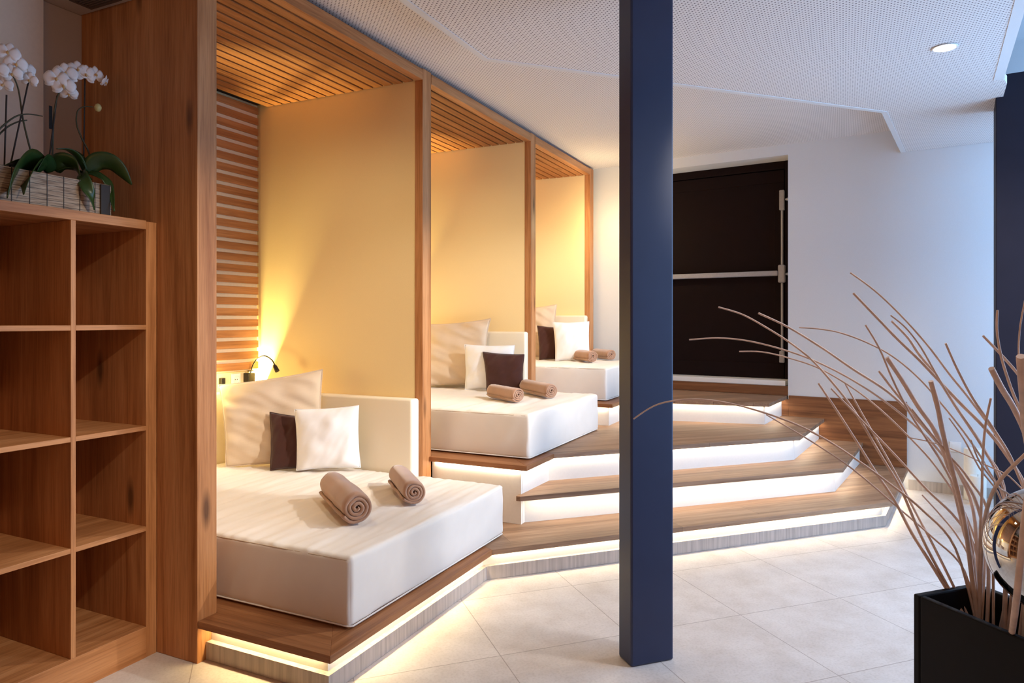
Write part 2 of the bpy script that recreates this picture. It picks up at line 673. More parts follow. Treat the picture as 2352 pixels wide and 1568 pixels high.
band(mb, edge[:4], 0.0, -bw, ZC + 0.001, ZC + 0.0045, 1)
band(mb, edge[8:], 0.0, -0.05, ZC + 0.001, ZC + 0.0045, 1)
struct(mb, 'ceiling', [M_PERF, M_WALL])
mb = MB()
mb.prism([(-4.2, 1.9), (-1.70, 1.9), (-1.70, 3.3), (0.35, 5.35), (0.6, 7.1), (-4.2, 7.6)], ZR, ZR + 0.05)
struct(mb, 'ceiling.001', M_PERF)
struct(MB().prism([(-4.2, -3.0), (XF, -3.0), (XF, 2.03), (-4.2, 2.03)], 2.822, 2.86), 'ceiling.002', M_WALLG)
struct(MB().prism([(-2.4, -3.2), (3.0, -3.2), (3.0, 7.6), (-2.4, 7.6)], 3.62, 3.68), 'ceiling.003', M_WALL)

# far wall with the doorway
S0, S1 = 0.952, 2.42     # doorway right and left side, measured along the wall from WP
DT = 2.943
mb = MB()
mb.obox(WP, WD, ND, -2.2, S0, 0.0, 0.5, 0.0, 3.62)
mb.obox(WP, WD, ND, S0, S1, 0.0, 0.5, DT, 3.62)
mb.obox(WP, WD, ND, S1, 4.8, 0.0, 0.5, 0.0, 3.62)
mb.obox(WP, WD, ND, S0, S1, 0.34, 0.5, 0.0, DT)
mb.obox(WP, WD, ND, S0, S1, 0.0, 0.34, 0.0, Z4 - 0.035)
struct(mb, 'wall_back', M_WALL)
struct(MB().obox(WP, WD, ND, -1.6, -0.012, -0.014, -0.001, 0.0, 0.083), 'baseboard_back', M_PLINTH)
# alcove walls
struct(MB().box(XB - 0.1, XB, 2.02, 7.4, 0, ZR), 'wall_left', M_CREAM)
for i, (a, b) in enumerate(((3.737, 3.833), (5.418, 5.515), (6.933, 7.04))):
    struct(MB().box(XB, -2.478, a, b, 0, ZR - 0.001), 'wall_partition' + ('.%03d' % i if i else ''), M_CREAM)
# wall behind the shelves
struct(MB().box(-3.32, -3.17, -3.2, 2.033, 0, 2.82), 'wall_side', M_WALLG)
struct(MB().box(-3.169, -3.155, -3.2, 1.855, 0, 2.82), 'trim_1', plain('lit_plaster', rgb(244, 228, 206), 0.85, var=0.02))  # paler than the wall beside it, caught light put into the colour
# walls out of the picture that close the room
struct(MB().box(-4.2, 3.0, -3.3, -3.2, 0, 3.62), 'wall_rear', M_OAKZ)
mb = MB()
mb.box(2.15, 2.3, -3.2, 7.2, 0, 0.25).box(2.15, 2.3, -3.2, 7.2, 3.25, 3.62).box(2.15, 2.3, -3.2, -0.1, 0.25, 3.25).box(2.15, 2.3, 6.15, 7.2, 0.25, 3.25)
struct(mb, 'wall_right', M_WALL)
mb = MB()
for y in (-0.06, 2.0, 4.06, 6.11):
    mb.box(2.16, 2.26, y - 0.04, y + 0.04, 0.25, 3.25)
struct(mb, 'window_1', M_STEEL)

# door in the recess
d1 = bpy.data.objects.new('door_1', None)
COL.objects.link(d1)
d1.location = wall_w((S0 + S1) / 2, 0.2, 0.84)
d1['kind'] = 'structure'
INV['door_1'] = Matrix.Translation(d1.location).inverted()
fd = 0.235
mb = MB()
mb.obox(WP, WD, ND, S0 + 0.002, S0 + 0.075, fd, fd + 0.07, 0.863, DT)
mb.obox(WP, WD, ND, S1 - 0.075, S1 - 0.002, fd, fd + 0.07, 0.863, DT)
mb.obox(WP, WD, ND, S0 + 0.075, S1 - 0.075, fd, fd + 0.07, DT - 0.075, DT - 0.001)
mb.build('door_frame', M_DOOR, d1, 0.004)
mb = MB()
mb.obox(WP, WD, ND, S0 + 0.079, S1 - 0.079, fd + 0.018, fd + 0.065, 0.866, DT - 0.079)
lf = mb.build('door_leaf', M_DOOR, d1, 0.003)
mb = MB()
for z0, z1 in ((0.866, 1.01), (DT - 0.20, DT - 0.082)):
    mb.obox(WP, WD, ND, S0 + 0.082, S1 - 0.082, fd + 0.010, fd + 0.0185, z0, z1)
mb.obox(WP, WD, ND, S0 + 0.082, S0 + 0.17, fd + 0.010, fd + 0.0185, 1.01, DT - 0.20)
mb.obox(WP, WD, ND, S1 - 0.17, S1 - 0.082, fd + 0.010, fd + 0.0185, 1.01, DT - 0.20)
mb.build('door_rail', M_DOOR, lf, 0.003)
# emergency bar with upright rods
sb = S0 + 0.098
mb = MB()
mb.tube([wall_w(sb, fd - 0.012, 1.03), wall_w(sb, fd - 0.012, 2.62)], 0.011, 10)
mb.build('upright_rod', M_BAR, d1)
for i, (z0, z1) in enumerate(((2.47, 2.66), (1.02, 1.13))):
    mb = MB()
    mb.obox(WP, WD, ND, sb - 0.022, sb + 0.022, fd - 0.035, fd + 0.012, z0, z1)
    mb.build('rod_guide', M_BAR, d1, 0.006)
mb = MB()
mb.obox(WP, WD, ND, sb - 0.03, sb + 0.03, fd - 0.055, fd + 0.012, 1.78, 1.95)
mb.build('lock_case', M_BAR, d1, 0.012)
for z in (1.862, 2.57):
    mb = MB()
    mb.tube([wall_w(sb - 0.03, fd - 0.02, z), wall_w(sb - 0.055, fd - 0.015, z), wall_w(sb - 0.085, fd - 0.012, z)], [0.008, 0.016, 0.026], 10)
    mb.build('strike', M_BAR, d1)
mb = MB()
mb.obox(WP, WD, ND, sb + 0.03, S1 - 0.12, fd - 0.065, fd - 0.035, 1.845, 1.895)
mb.build('push_bar', M_BAR, d1, 0.01)
mb = MB()
mb.obox(WP, WD, ND, S0 + 0.03, S1 - 0.002, 0.03, 0.335, 0.815, 0.862)
mb.build('threshold', M_PLASTIC, d1, 0.004)

# ================================================================ STEPPED PLATFORM
A1 = [(XF + 0.001, 2.034), (-1.722, 2.034), (-1.730, 3.36), (0.287, 5.43), (0.470, 6.728)]
A2 = [(-1.795, 3.80), (-1.768, 3.80), (-0.019, 5.529), (0.132, 6.772)]
A3 = [(XF + 0.001, 3.807), (-1.728, 3.807), (-1.728, 4.239), (-0.314, 5.68), (-0.174, 6.81)]
A4 = [(XF + 0.001, 5.53), (-1.735, 5.53), (-1.735, 5.985), (-0.577, 6.167), (-0.489, 6.85)]


st = thing('stepped_platform', 'oak steps with lit white risers climbing past the beds to the dark door', 'stairs', (-1.0, 4.6, 0))
B = -1.90
TREADS = [
    # nearest bed: front board, side board, bed base, long step
    (Z1, M_DECKX, [(-2.416, 2.034), (-1.722, 2.034), (B, 2.262), (-3.78, 2.262), (-3.78, 2.136), (-2.416, 2.136)]),
    (Z1, M_DECKY, [(-1.722, 2.034), (-1.730, 3.36), (B, 3.44), (B, 2.262)]),
    (Z1, M_DECKY, [(B, 2.262), (B, 3.734), (-3.78, 3.734), (-3.78, 2.262)]),
    (Z1, M_TREADT, [(-1.730, 3.36), (0.287, 5.43), (0.470, 6.728), (-0.05, 6.79), (-0.16, 5.66), (-1.80, 3.93), (-1.80, 3.849), (-2.41, 3.849), (-2.41, 3.735), (B, 3.734), (B, 3.44)]),
    (Z2, M_TREADT, A2 + [(-0.30, 6.82), (-0.42, 5.80), (-1.80, 4.42), (-1.80, 3.87)]),
    (Z3, M_DECKX, [(-2.416, 3.807), (-1.728, 3.807), (B, 3.99), (-3.78, 3.99), (-3.78, 3.836), (-2.416, 3.84)]),
    (Z3, M_DECKY, [(-1.728, 3.807), (-1.728, 4.239), (B, 4.31), (B, 3.99)]),
    (Z3, M_DECKY, [(B, 3.99), (B, 5.416), (-3.78, 5.416), (-3.78, 3.99)]),
    (Z3, M_TREADT, [(-1.728, 4.239), (-0.314, 5.68), (-0.174, 6.81), (-0.60, 6.86), (-0.70, 6.29), (-1.80, 6.11), (-1.80, 5.57), (-2.41, 5.57), (-2.41, 5.417), (B, 5.416), (B, 4.31)]),
    (Z4, M_DECKX, [(-2.416, 5.53), (-1.735, 5.53), (B, 5.70), (-3.78, 5.70), (-3.78, 5.518), (-2.416, 5.52)]),
    (Z4, M_DECKY, [(-1.735, 5.53), (-1.735, 5.985), (B, 6.05), (B, 5.70)]),
    (Z4, M_DECKY, [(B, 5.70), (B, 6.931), (-3.78, 6.931), (-3.78, 5.70)]),
    (Z4, M_TREADT, [(-1.735, 5.985), (-0.577, 6.167), (-0.489, 6.85), (-2.412, 7.085), (-2.412, 6.932), (B, 6.931), (B, 6.05)]),
]
for z, m, pl in TREADS:
    MB().prism(pl, z - NOSE, z).build('tread', m, st, 0.0015)
# risers and the grey stone plinth
mb = MB()
band(mb, A1, 0.07, 0.09, 0.002, Z1 - NOSE)
mb.build('riser', M_RISER, st)
mb = MB()
band(mb, A1, 0.043, 0.0695, 0.002, 0.075)
mb.build('stone_plinth', M_PLINTH, st)
mb = MB()
band(mb, [(-1.79, 3.86), (-0.019 - 0.03, 5.57), (0.132, 6.77)], 0.025, 0.045, Z1, Z2 - NOSE)
mb.build('riser', M_RISER, st)
mb = MB()
mb.prism([(-2.42, 3.85), (-1.785, 3.85), (-1.785, 3.87), (-2.42, 3.87)], Z1, Z3 - NOSE)
band(mb, [(-1.74, 3.871)] + A3[2:], 0.045, 0.065, Z1 + 0.001, Z3 - NOSE)
mb.build('riser', M_RISER, st)
mb = MB()
band(mb, A4, 0.045, 0.065, Z3, Z4 - NOSE)
mb.build('riser', M_RISER, st)
mb = MB()
mb.obox(WP, WD, ND, S0 + 0.002, S1 - 0.002, 0.005, 0.025, Z4, 0.815)
mb.build('top_riser', M_PANELW, st)


def led(pl, zb, watts, ins=0.034, color=(1.0, 0.87, 0.66), part=True):
    a = inset(pl, ins)
    mb = MB()
    for (p, q) in zip(a[:-1], a[1:]):
        P, Q = Vector((p[0], p[1], zb)), Vector((q[0], q[1], zb))
        d = (Q - P).normalized()
        L = (Q - P).length
        P, Q = P + d * 0.02, Q - d * 0.02
        n = Vector((-d.y, d.x, 0))
        mb.hexa([P - n * 0.003 - UP * 0.004, Q - n * 0.003 - UP * 0.004, Q + n * 0.003 - UP * 0.004, P + n * 0.003 - UP * 0.004], 0.0035)
        lo = light('step_led', 'AREA', (P + Q) / 2 - UP * 0.007, watts * L, color, shape='RECTANGLE', size=max(0.05, L - 0.05), size_y=0.008)
        lo.rotation_euler = (0, 0, math.atan2(d.y, d.x))
    if part:
        mb.build('led_strip', M_LED, st)


LED_W = 1.15
led(A1[:3], Z1 - NOSE, LED_W * 1.7, 0.062, (1.0, 0.77, 0.38))
led(A1[2:], Z1 - NOSE, LED_W * 1.2, 0.062, (1.0, 0.84, 0.56))
led([(-1.74, 3.83), (-0.019, 5.529), (0.132, 6.76)], Z2 - NOSE, LED_W)
led(A3, Z3 - NOSE, LED_W)
led(A4, Z4 - NOSE, LED_W)

# oak panel on the far wall beside the steps
o = MB().obox(WP, WD, ND, 0.0, S0 - 0.01, -0.02, -0.002, Z1 + 0.002, 0.735).obox(WP, WD, ND, S0 - 0.01, S0 + 0.09, -0.02, -0.002, Z3 + 0.002, Z4 - 0.032).build('skirting_panel', M_PANELW, None, 0.002)
tag(o, 'dark oak board panel on the far wall beside the ends of the steps', 'wall panel')

# ================================================================ ALCOVES
BAYS = [(2.134, 3.735, Z1), (3.835, 5.416, Z3), (5.517, 6.931, Z4)]
NAMES = ['nearest bed alcove', 'middle bed alcove', 'farthest bed alcove']

o = MB().box(XB + 0.001, XF, 2.034, 2.133, 0, ZR - 0.002).build('end_panel', M_OAKZ, None, 0.003)
tag(o, 'tall broad oak end panel between the open shelves and the nearest bed', 'wood panel')
PL = ['tall oak post between the nearest and the middle bed', 'tall oak post between the middle and the farthest bed', 'last oak post beyond the farthest bed, next to the plain wall']
for i, (a, b, zb) in enumerate(((3.735, 3.834, Z1), (5.416, 5.516, Z3), (6.931, 7.042, Z4))):
    o = MB().box(-2.4775, XF, a, b, zb + 0.0005, 3.02).build('oak_post', M_OAKZ, None, 0.003)
    tag(o, PL[i], 'post', 'oak posts of the bed alcoves')

for i, (ya, yb, zb) in enumerate(BAYS):
    r = thing('slatted_canopy', ['oak slatted canopy ceiling over the nearest bed', 'oak slatted canopy ceiling over the middle bed', 'small far oak slatted canopy ceiling over the farthest bed'][i], 'canopy', (-3.1, (ya + yb) / 2, 2.945), 'slatted canopies of the alcoves')
    mb = MB()
    x = -2.489
    while x - 0.066 > XB + 0.03:
        mb.box(x - 0.062, x, ya + 0.003, yb - 0.003, 2.945, 2.967)
        x -= 0.0785
    mb.build('slat', M_SLAT, r, 0.0015)
    MB().box(XB + 0.002, -2.48, ya + 0.002, yb - 0.002, 2.9685, 2.985).build('backing_board', M_SLATSHADE, r)
    MB().box(-2.476, XF + 0.001, ya + 0.001, yb - 0.001, 2.946, 3.012).build('front_beam', M_OAKY, r, 0.002)

    r = thing('slatted_back_panel', ['horizontal larch slat panel on the back wall of the nearest bed', 'horizontal larch slat panel on the back wall of the middle bed', 'horizontal larch slat panel on the back wall of the farthest bed'][i], 'slat panel', (XB, (ya + yb) / 2, zb + 0.87), 'slatted back panels of the alcoves')
    mb = MB()
    z = 2.942
    while z > zb + 0.885:
        mb.box(-3.808, -3.796, ya + 0.002, yb - 0.02, z - 0.05, z)
        z -= 0.0756
    mb.build('slat', M_SLAT, r, 0.0015)
    mb = MB()
    for y in (ya + 0.06, (ya + yb) / 2, yb - 0.07):
        mb.box(-3.829, -3.8125, y - 0.02, y + 0.02, zb + 0.88, 2.9)
    mb.build('batten', M_SLATSHADE, r)
    MB().box(-3.8125, -3.8085, ya + 0.002, yb - 0.022, zb + 0.89, 2.9).build('gap_backing', M_GAPLIT, r)  # sheet added close behind the slats so the gaps look lit


def wr(p, seed, dirv, amp, f=5.0, st=0.18):
    d = Vector(dirv).normalized()
    a = p.dot(d)
    q = p - d * a
    v = Vector((a * f * st, q.x * f, q.y * f)) + Vector((seed, seed * 2.3, q.z * f))
    n = noise.noise(v)
    n2 = noise.noise(v * 2.1 + Vector((9, 4, 1)))
    n3 = noise.noise(v * 1.7 + Vector((3, 8, 5)))
    return amp * (n + 0.45 * n2 - 0.9 * abs(n3) ** 0.7 + 0.3)


fold_dir = onz(760, 1110, 0.467) - onz(520, 1190, 0.467)
MH = 0.288
MLAB = ['large cream mattress of the nearest bed, with two rolled towels on it', 'cream mattress of the middle bed behind the first post', 'cream mattress of the farthest bed partly hidden by the navy column']
HL1 = ['low padded cream side headboard beside the nearest bed', 'low padded cream side headboard beside the middle bed', 'low padded cream side headboard beside the farthest bed']
HL2 = ['padded cream rear headboard behind the large pillow of the nearest bed', 'padded cream rear headboard behind the pillows of the middle bed', 'padded cream rear headboard behind the pillows of the farthest bed']
MB_Y = [(2.241, 3.632), (3.98, 5.335), (5.715, 6.842)]
MTOP = []
for i, (ya, yb, zb) in enumerate(BAYS):
    y0, y1 = MB_Y[i]
    x0, x1 = -3.775, (-1.791, -1.789, -1.845)[i]
    zt = zb + MH
    MTOP.append(zt)

    def warp(p, n, i=i, zt=zt):
        if n.z > 0.3:
            return wr(p, 3.0 + i, fold_dir, 0.0068, 15.0, 0.12) * min(1, n.z * 1.2)
        if n.x > 0.5:
            return wr(p, 11.0 + i, (0, 0.75, 0.35), 0.006, 8.0, 0.2)
        if n.y < -0.5:
            return wr(p, 15.0 + i, (0.5, 0, 0.7), 0.005, 7.0, 0.2)
        return 0.0
    r = thing('mattress', MLAB[i], 'mattress', ((x0 + x1) / 2, (y0 + y1) / 2, zb), 'bed mattresses')
    MB().rbox(x0, x1, y0, y1, zb + 0.003, zt, 0.024, (0.014, 0.02, 0.03)[i], warp).build('cover', M_MATT, r, merge=True)
    loop = [(x0 + 0.03, y0 + 0.004, zt - 0.013), (x1 - 0.03, y0 + 0.004, zt - 0.013), (x1 - 0.012, y0 + 0.012, zt - 0.013)]
    MB().tube([(x0 + 0.03, y0 - 0.001, zb + 0.012), (x1 - 0.012, y0 - 0.001, zb + 0.012), (x1 + 0.001, y0 + 0.012, zb + 0.012), (x1 + 0.001, y1 - 0.03, zb + 0.012)], 0.0035, 8).build('hem', M_MATT, r)
    MB().tube(loop, 0.0028, 8).build('piping', M_PIPE, r)
    hz = (0.928, 1.325, 1.474)[i]
    o = MB().rbox(-3.775, -2.44, y1 + 0.012, yb - 0.002, zb + 0.005, hz, 0.018, 0.12).build('headboard', M_CREAML, None, merge=True)
    tag(o, HL1[i], 'headboard', 'side headboards')
    o = MB().rbox(XB + 0.004, -3.785, ya + 0.01, y1 + 0.008, zb + 0.005, hz + 0.01, 0.018, 0.12).build('headboard', M_CREAML, None, merge=True)
    tag(o, HL2[i], 'headboard', 'rear headboards')

# ---------------------------------------------------------------- pillows
def pillow(name, c, thick, mat, label, group, seed=1.0, wrinkle=0.012, fdir=(0.6, 0.8), pinch=0.05, flop=None):
    """c: four corner points (top-left, top-right, bottom-right, bottom-left) seen from the front"""
    tl, tr, br, bl = [Vector(p) for p in c]
    nrm = ((tr - bl).cross(tl - br)).normalized()
    if nrm.dot(EYE - tl) < 0:
        nrm = -nrm
    N = 40
    fr, bk = [], []
    for iu in range(N + 1):
        v = 2 * iu / N - 1
        rf, rb = [], []
        for iv in range(N + 1):
            u = 2 * iv / N - 1
            # edges between the pointed corners bow inwards
            uu = u * (1 - pinch * (1 - v * v) * abs(u) ** 3)
            vv = v * (1 - pinch * (1 - u * u) * abs(v) ** 3)
            a, b = (uu + 1) / 2, (vv + 1) / 2
            p = (bl * (1 - a) + br * a) * (1 - b) + (tl * (1 - a) + tr * a) * b
            e = max(0.0, (1 - abs(u) ** 2.6)) ** 0.55 * max(0.0, (1 - abs(v) ** 2.6)) ** 0.55
            d = Vector(fdir).normalized()
            s1, s2 = u * d.x + v * d.y, -u * d.y + v * d.x
            w = noise.noise(Vector((s1 * 1.1 + seed, s2 * 4.2, seed * 3))) + 0.5 * noise.noise(Vector((s1 * 2.0 + seed, s2 * 8.0, seed)))
            w += 0.5 * noise.noise(Vector((u * 2.5 + seed, v * 2.5, 4)))
            h = thick * e + wrinkle * w * min(1.0, e * 2.5)
            sag = nrm * (0.010 * noise.noise(Vector((u * 2, v * 2, seed)))) 
            rf.append(p + nrm * h + sag)
            rb.append(p - nrm * (thick * 0.45 * e) + sag)
        fr.append(rf)
        bk.append(rb)
    mb = MB()
    mb.surf(fr)
    mb.surf(list(reversed(bk)))
    ring = [fr[0][k] for k in range(N)] + [fr[k][N] for k in range(N)] + [fr[N][N - k] for k in range(N)] + [fr[N - k][0] for k in range(N)]
    r = thing(name, label, 'pillow', (tl + tr + br + bl) / 4 - UP * 0.15, group)
    mb.build('cover', mat, r, merge=True)
    MB().tube(ring + [ring[0]], 0.0032, 6, caps=False).build('seam', mat, r)
    return r


W1, W2, W3 = 4.5, 6.0, 7.0
pillow('bed_pillow', [at(502, 884, 4.56), at(741, 848, 4.63), at(741, 1064, 4.59), at(519, 1072, 4.51)], 0.062, M_BEIGE,
       'large creased beige pillow in the corner of the nearest bed', 'large beige pillows', 2.0, 0.020, (0.9, -0.5), 0.045)
pillow('cushion', [at(620, 946, 4.49), at(726, 958, 4.49), at(722, 1075, 4.45), at(621, 1080, 4.43)], 0.042, M_BROWN,
       'small dark brown cushion tucked behind the white cushion on the nearest bed', 'small brown cushions', 3.0, 0.006)
pillow('cushion', [at(677, 940, 4.41), at(824, 931, 4.39), at(828, 1073, 4.40), at(681, 1080, 4.385)], 0.060, M_WHITEC,
       'small square white cushion in front of the brown cushion on the nearest bed', 'small white cushions', 4.0, 0.004)
pillow('bed_pillow', [at(925, 742, 6.32), at(1127, 731, 5.98), at(1124, 888, 5.97), at(938, 892, 6.12)], 0.07, M_BEIGE,
       'large creased beige pillow on the middle bed, its upper corner folded', 'large beige pillows', 5.0, 0.024, (0.8, -0.6), 0.10)
pillow('cushion', [at(1067, 791, 5.90), at(1182, 793, 5.78), at(1176, 893, 5.78), at(1068, 895, 5.88)], 0.05, M_WHITEC,
       'small white cushion behind the brown cushion on the middle bed', 'small white cushions', 6.0, 0.004)
pillow('cushion', [at(1109, 808, 5.80), at(1204, 814, 5.68), at(1201, 896, 5.66), at(1118, 897, 5.76)], 0.05, M_BROWN,
       'small dark brown cushion in front of the white cushion on the middle bed', 'small brown cushions', 7.0, 0.005)
pillow('bed_pillow', [at(1150, 712, 7.45), at(1279, 699, 7.30), at(1274, 820, 7.25), at(1155, 824, 7.36)], 0.07, M_BEIGE,
       'large beige pillow on the farthest bed', 'large beige pillows', 8.0, 0.024, (0.8, -0.6))
pillow('cushion', [at(1234, 748, 7.16), at(1310, 752, 7.10), at(1305, 826, 7.06), at(1239, 826, 7.10)], 0.045, M_BROWN,
       'small dark brown cushion behind the white cushion on the farthest bed', 'small brown cushions', 9.0, 0.006)
pillow('cushion', [at(1270, 740, 7.02), at(1353, 738, 6.96), at(1355, 827, 6.92), at(1276, 828, 6.96)], 0.05, M_WHITEC,
       'small white cushion in front of the brown cushion on the farthest bed', 'small white cushions', 10.0, 0.004)

# ---------------------------------------------------------------- rolled towels
def towel(f, b, z, r, label, seed):
    """rolled towel: f and b are the points under its front and rear end"""
    F, B = Vector((f.x, f.y, z + r)), Vector((b.x, b.y, z + r))
    ax = (B - F).normalized()
    e1 = Vector((-ax.y, ax.x, 0))
    L = (B - F).length
    t, turns, n = 0.012 * r / 0.062, 3.6, 150
    prof = []
    th0 = 2.0
    for k in range(n + 1):
        s = k / n
        th = th0 + s * turns * 2 * math.pi
        rad = 0.006 + (r - 0.006) * s ** 0.85
        rad += 0.0035 * noise.noise(Vector((math.cos(th) * 1.3, math.sin(th) * 1.3, seed + s * 2))) * (0.4 + s)
        prof.append((rad, th))
    mb = MB()
    K = 14
    outer = []
    inner = []
    for j in range(K + 1):
        u = j / K
        # rounded, slightly uneven ends
        ro, ri = [], []
        for (rad, th) in prof:
            bulge = (0.010 * (1 - rad / r) if j in (0,) else 0.0)
            wob = 1 + 0.06 * noise.noise(Vector((u * 4, th * 0.25, seed))) - (0.06 if j in (0, K) else 0)
            c = F + ax * (L * u - bulge + 0.004 * noise.noise(Vector((th, seed, u))))
            dirv = e1 * math.cos(th) + UP * math.sin(th) * 0.97
            ro.append(c + dirv * (rad * wob))
            ri.append(c + dirv * max(0.001, (rad * wob - t)))
        outer.append(ro)
        inner.append(ri)
    mb.surf(outer)
    mb.surf([list(reversed(x)) for x in inner])
    for j in (0, K):
        rows = [outer[j], inner[j]]
        # thick rounded selvedge on the end of the roll
        mid = [(a + c) / 2 + ax * (-0.004 if j == 0 else 0.004) for a, c in zip(outer[j], inner[j])]
        mb.surf([outer[j], mid, inner[j]] if j == K else [inner[j], mid, outer[j]])
    last = [[outer[j][-1], inner[j][-1]] for j in range(K + 1)]
    mb.surf(last)
    o = mb.build('rolled_towel', M_TOWEL, None, merge=True)
    return tag(o, label, 'towel', 'rolled taupe towels')


def lerp(a, b, t):
    return a + (b - a) * t


def tw(fp, bp, bay, r, label, seed, ext=0.0):
    z = MTOP[bay]
    f, b = onz(*fp, z), onz(*bp, z)
    towel(f, b, z + 0.001, r, label, seed)


tw((820, 1207), (762, 1147), 0, 0.083, 'rolled taupe towel nearer the front edge of the nearest bed', 1.0)
tw((951, 1162), (914, 1117), 0, 0.070, 'rolled taupe towel nearer the first post on the nearest bed', 2.0)
tw((1190, 926), (1130, 914), 1, 0.058, 'left rolled taupe towel on the middle bed', 3.0)
tw((1266, 916), (1204, 902), 1, 0.060, 'right rolled taupe towel on the middle bed, touching the brown cushion', 4.0)
tw((1361, 833), (1322, 828), 2, 0.062, 'left rolled taupe towel on the farthest bed', 5.0)
tw((1404, 828), (1366, 823.5), 2, 0.060, 'right rolled taupe towel on the farthest bed, beside the navy column', 6.0)

# ---------------------------------------------------------------- alcove fittings
lb = onx(575, 865, -3.792)
r = thing('reading_lamp', 'small black gooseneck reading lamp on the wall of the nearest bed', 'lamp', (-3.80, lb.y, 1.0))
MB().box(-3.829, -3.775, lb.y - 0.028, lb.y + 0.028, 0.985, 1.05).build('wall_base', M_BLACKP, r, 0.003)
g = [Vector((-3.79, lb.y, 1.05)), onx(581, 838, -3.785), onx(592, 823, -3.76), ony(608, 817, 3.62), ony(624, 826, 3.60), ony(632, 840, 3.59)]
MB().tube(catmull(g, 8), 0.0045, 8).build('gooseneck', M_BLACKP, r)
h0, h1 = ony(630, 838, 3.59), ony(637, 852, 3.585)
MB().tube([h0, h0.lerp(h1, 0.3), h1], [0.009, 0.014, 0.016], 12).build('lamp_head', M_BLACKP, r)
so = onx(540, 871, -3.829)
r = thing('power_socket', 'white round-holed power socket beside the reading lamp', 'socket', (-3.829, so.y, so.z - 0.04))
MB().box(-3.829, -3.818, so.y - 0.04, so.y + 0.04, so.z - 0.04, so.z + 0.04).build('frame', M_PLASTIC, r, 0.003)
ring = [Vector((-3.8175, so.y + 0.024 * math.cos(a), so.z + 0.024 * math.sin(a))) for a in [k * math.pi / 12 for k in range(25)]]
MB().tube(ring, 0.003, 6, caps=False).build('socket_ring', M_PLASTIC, r)
for s in (-1, 1):
    MB().tube([(-3.8182, so.y + s * 0.009, so.z), (-3.8165, so.y + s * 0.009, so.z)], 0.003, 8).build('pin_hole', M_DARKSLOT, r)
sw = onx(509, 876, -3.82)
o = MB().box(-3.829, -3.80, sw.y - 0.016, sw.y + 0.016, sw.z - 0.03, sw.z + 0.025).build('wall_switch', M_BLACKP, None, 0.003)
tag(o, 'small dark switch on the wall left of the white socket', 'switch')
GL = ['round glowing uplight above the rear headboard of the nearest bed', 'round glowing uplight above the rear headboard of the middle bed', 'round glowing uplight above the rear headboard of the farthest bed']
for i, (ya, yb, zb) in enumerate(BAYS):
    hz = (0.938, 1.335, 1.484)[i]
    for k, yy in enumerate((yb - 0.045,)):
        light('headboard_uplight', 'SPOT', (-3.803, yb - 0.045, hz - 0.085), 340, WARM2, aim=(-3.74, yb - 0.03, hz + 2), spot_size=math.radians(60), spot_blend=0.35, shadow_soft_size=0.012)
    # lamp glowing over the headboard
    r = thing('headboard_lamp', GL[i], 'lamp', (-3.75, ya + 0.98, hz), 'headboard lamps')
    MB().lathe((-3.76, ya + 1.11, hz), [(0.028, 0.001), (0.028, 0.022), (0.024, 0.026)], 20).build('housing', M_BLACKP, r)
    MB().lathe((-3.76, ya + 1.11, hz + 0.0265), [(0.022, 0.0), (0.020, 0.010), (0.010, 0.016), (0.0001, 0.018)], 20).build('lens', M_GLOW, r)
    light('headboard_glow', 'POINT', (-3.74, ya + 1.11, hz + 0.09), 5, WARM2, shadow_soft_size=0.06)
    # fill light added under the canopy, no lamp is fitted there
    light('alcove_fill', 'SPOT', (-2.75, (ya + yb) / 2 - 0.35, 2.93), (46, 34, 36)[i], (1.0, 0.84, 0.52), aim=(-2.85, (ya + yb) / 2 + 0.1, 0), spot_size=math.radians(150), spot_blend=0.8, shadow_soft_size=0.12)

# ================================================================ COLUMNS
c0 = Vector((-0.792, 2.779, 0))
o = MB().obox(c0, T, U, 0.0, 0.2, 0.0, 0.109, 0.001, ZC - 0.001).build('steel_column', M_STEEL, None, 0.008)
tag(o, 'slim navy blue steel column standing on the tiles in front of the steps', 'column')
c1 = onx(2287, 700, 0.862)
c1.z = 0
o = MB().obox(c1, -WD, ND, 0.0, 0.55, 0.0, 0.35, 0.001, 2.985).build('steel_column', M_STEELD, None, 0.006)
tag(o, 'broad dark navy column behind the dried sticks', 'column')

# ceiling lamp
dl = onz(2170, 110, ZC)
r = thing('downlight', 'small round recessed ceiling light shining in the perforated ceiling', 'ceiling light', (dl.x, dl.y, ZC))
MB().lathe((dl.x, dl.y, ZC), [(0.049, -0.0005), (0.057, -0.0045), (0.060, 0.0)], 36).build('trim_ring', M_PLASTIC, r)
MB().lathe((dl.x, dl.y, ZC - 0.002), [(0.0001, 0.0), (0.050, 0.0)], 36).build('lens', M_LAMP, r)
light('downlight_beam', 'SPOT', (dl.x, dl.y, ZC - 0.03), 45, DOWN, aim=(dl.x, dl.y, 0), spot_size=math.radians(150), spot_blend=0.6, shadow_soft_size=0.03)
for (x, y, e) in ((1.25, 3.1, 110), (0.10, 1.65, 12)):
    if e:
        light('downlight_beam', 'SPOT', (x, y, ZC - 0.02 if x < 1 else 2.95), e, DOWN, aim=(x, y, 0), spot_size=math.radians(150), spot_blend=0.6, shadow_soft_size=0.12)
for (x, y, z), aim, e, a in (((0.44, 4.2, 2.82), (-2.7, 2.75, 0.5), 185, 44), ((0.42, 4.3, 2.82), (-2.8, 5.05, 1.0), 340, 42), ((0.10, 5.15, 2.82), (-2.7, 6.55, 1.3), 310, 42)):
    light('bed_spot', 'SPOT', (x, y, z), e, (1.0, 0.95, 0.88), aim=aim, spot_size=math.radians(a), spot_blend=0.7, shadow_soft_size=0.025)
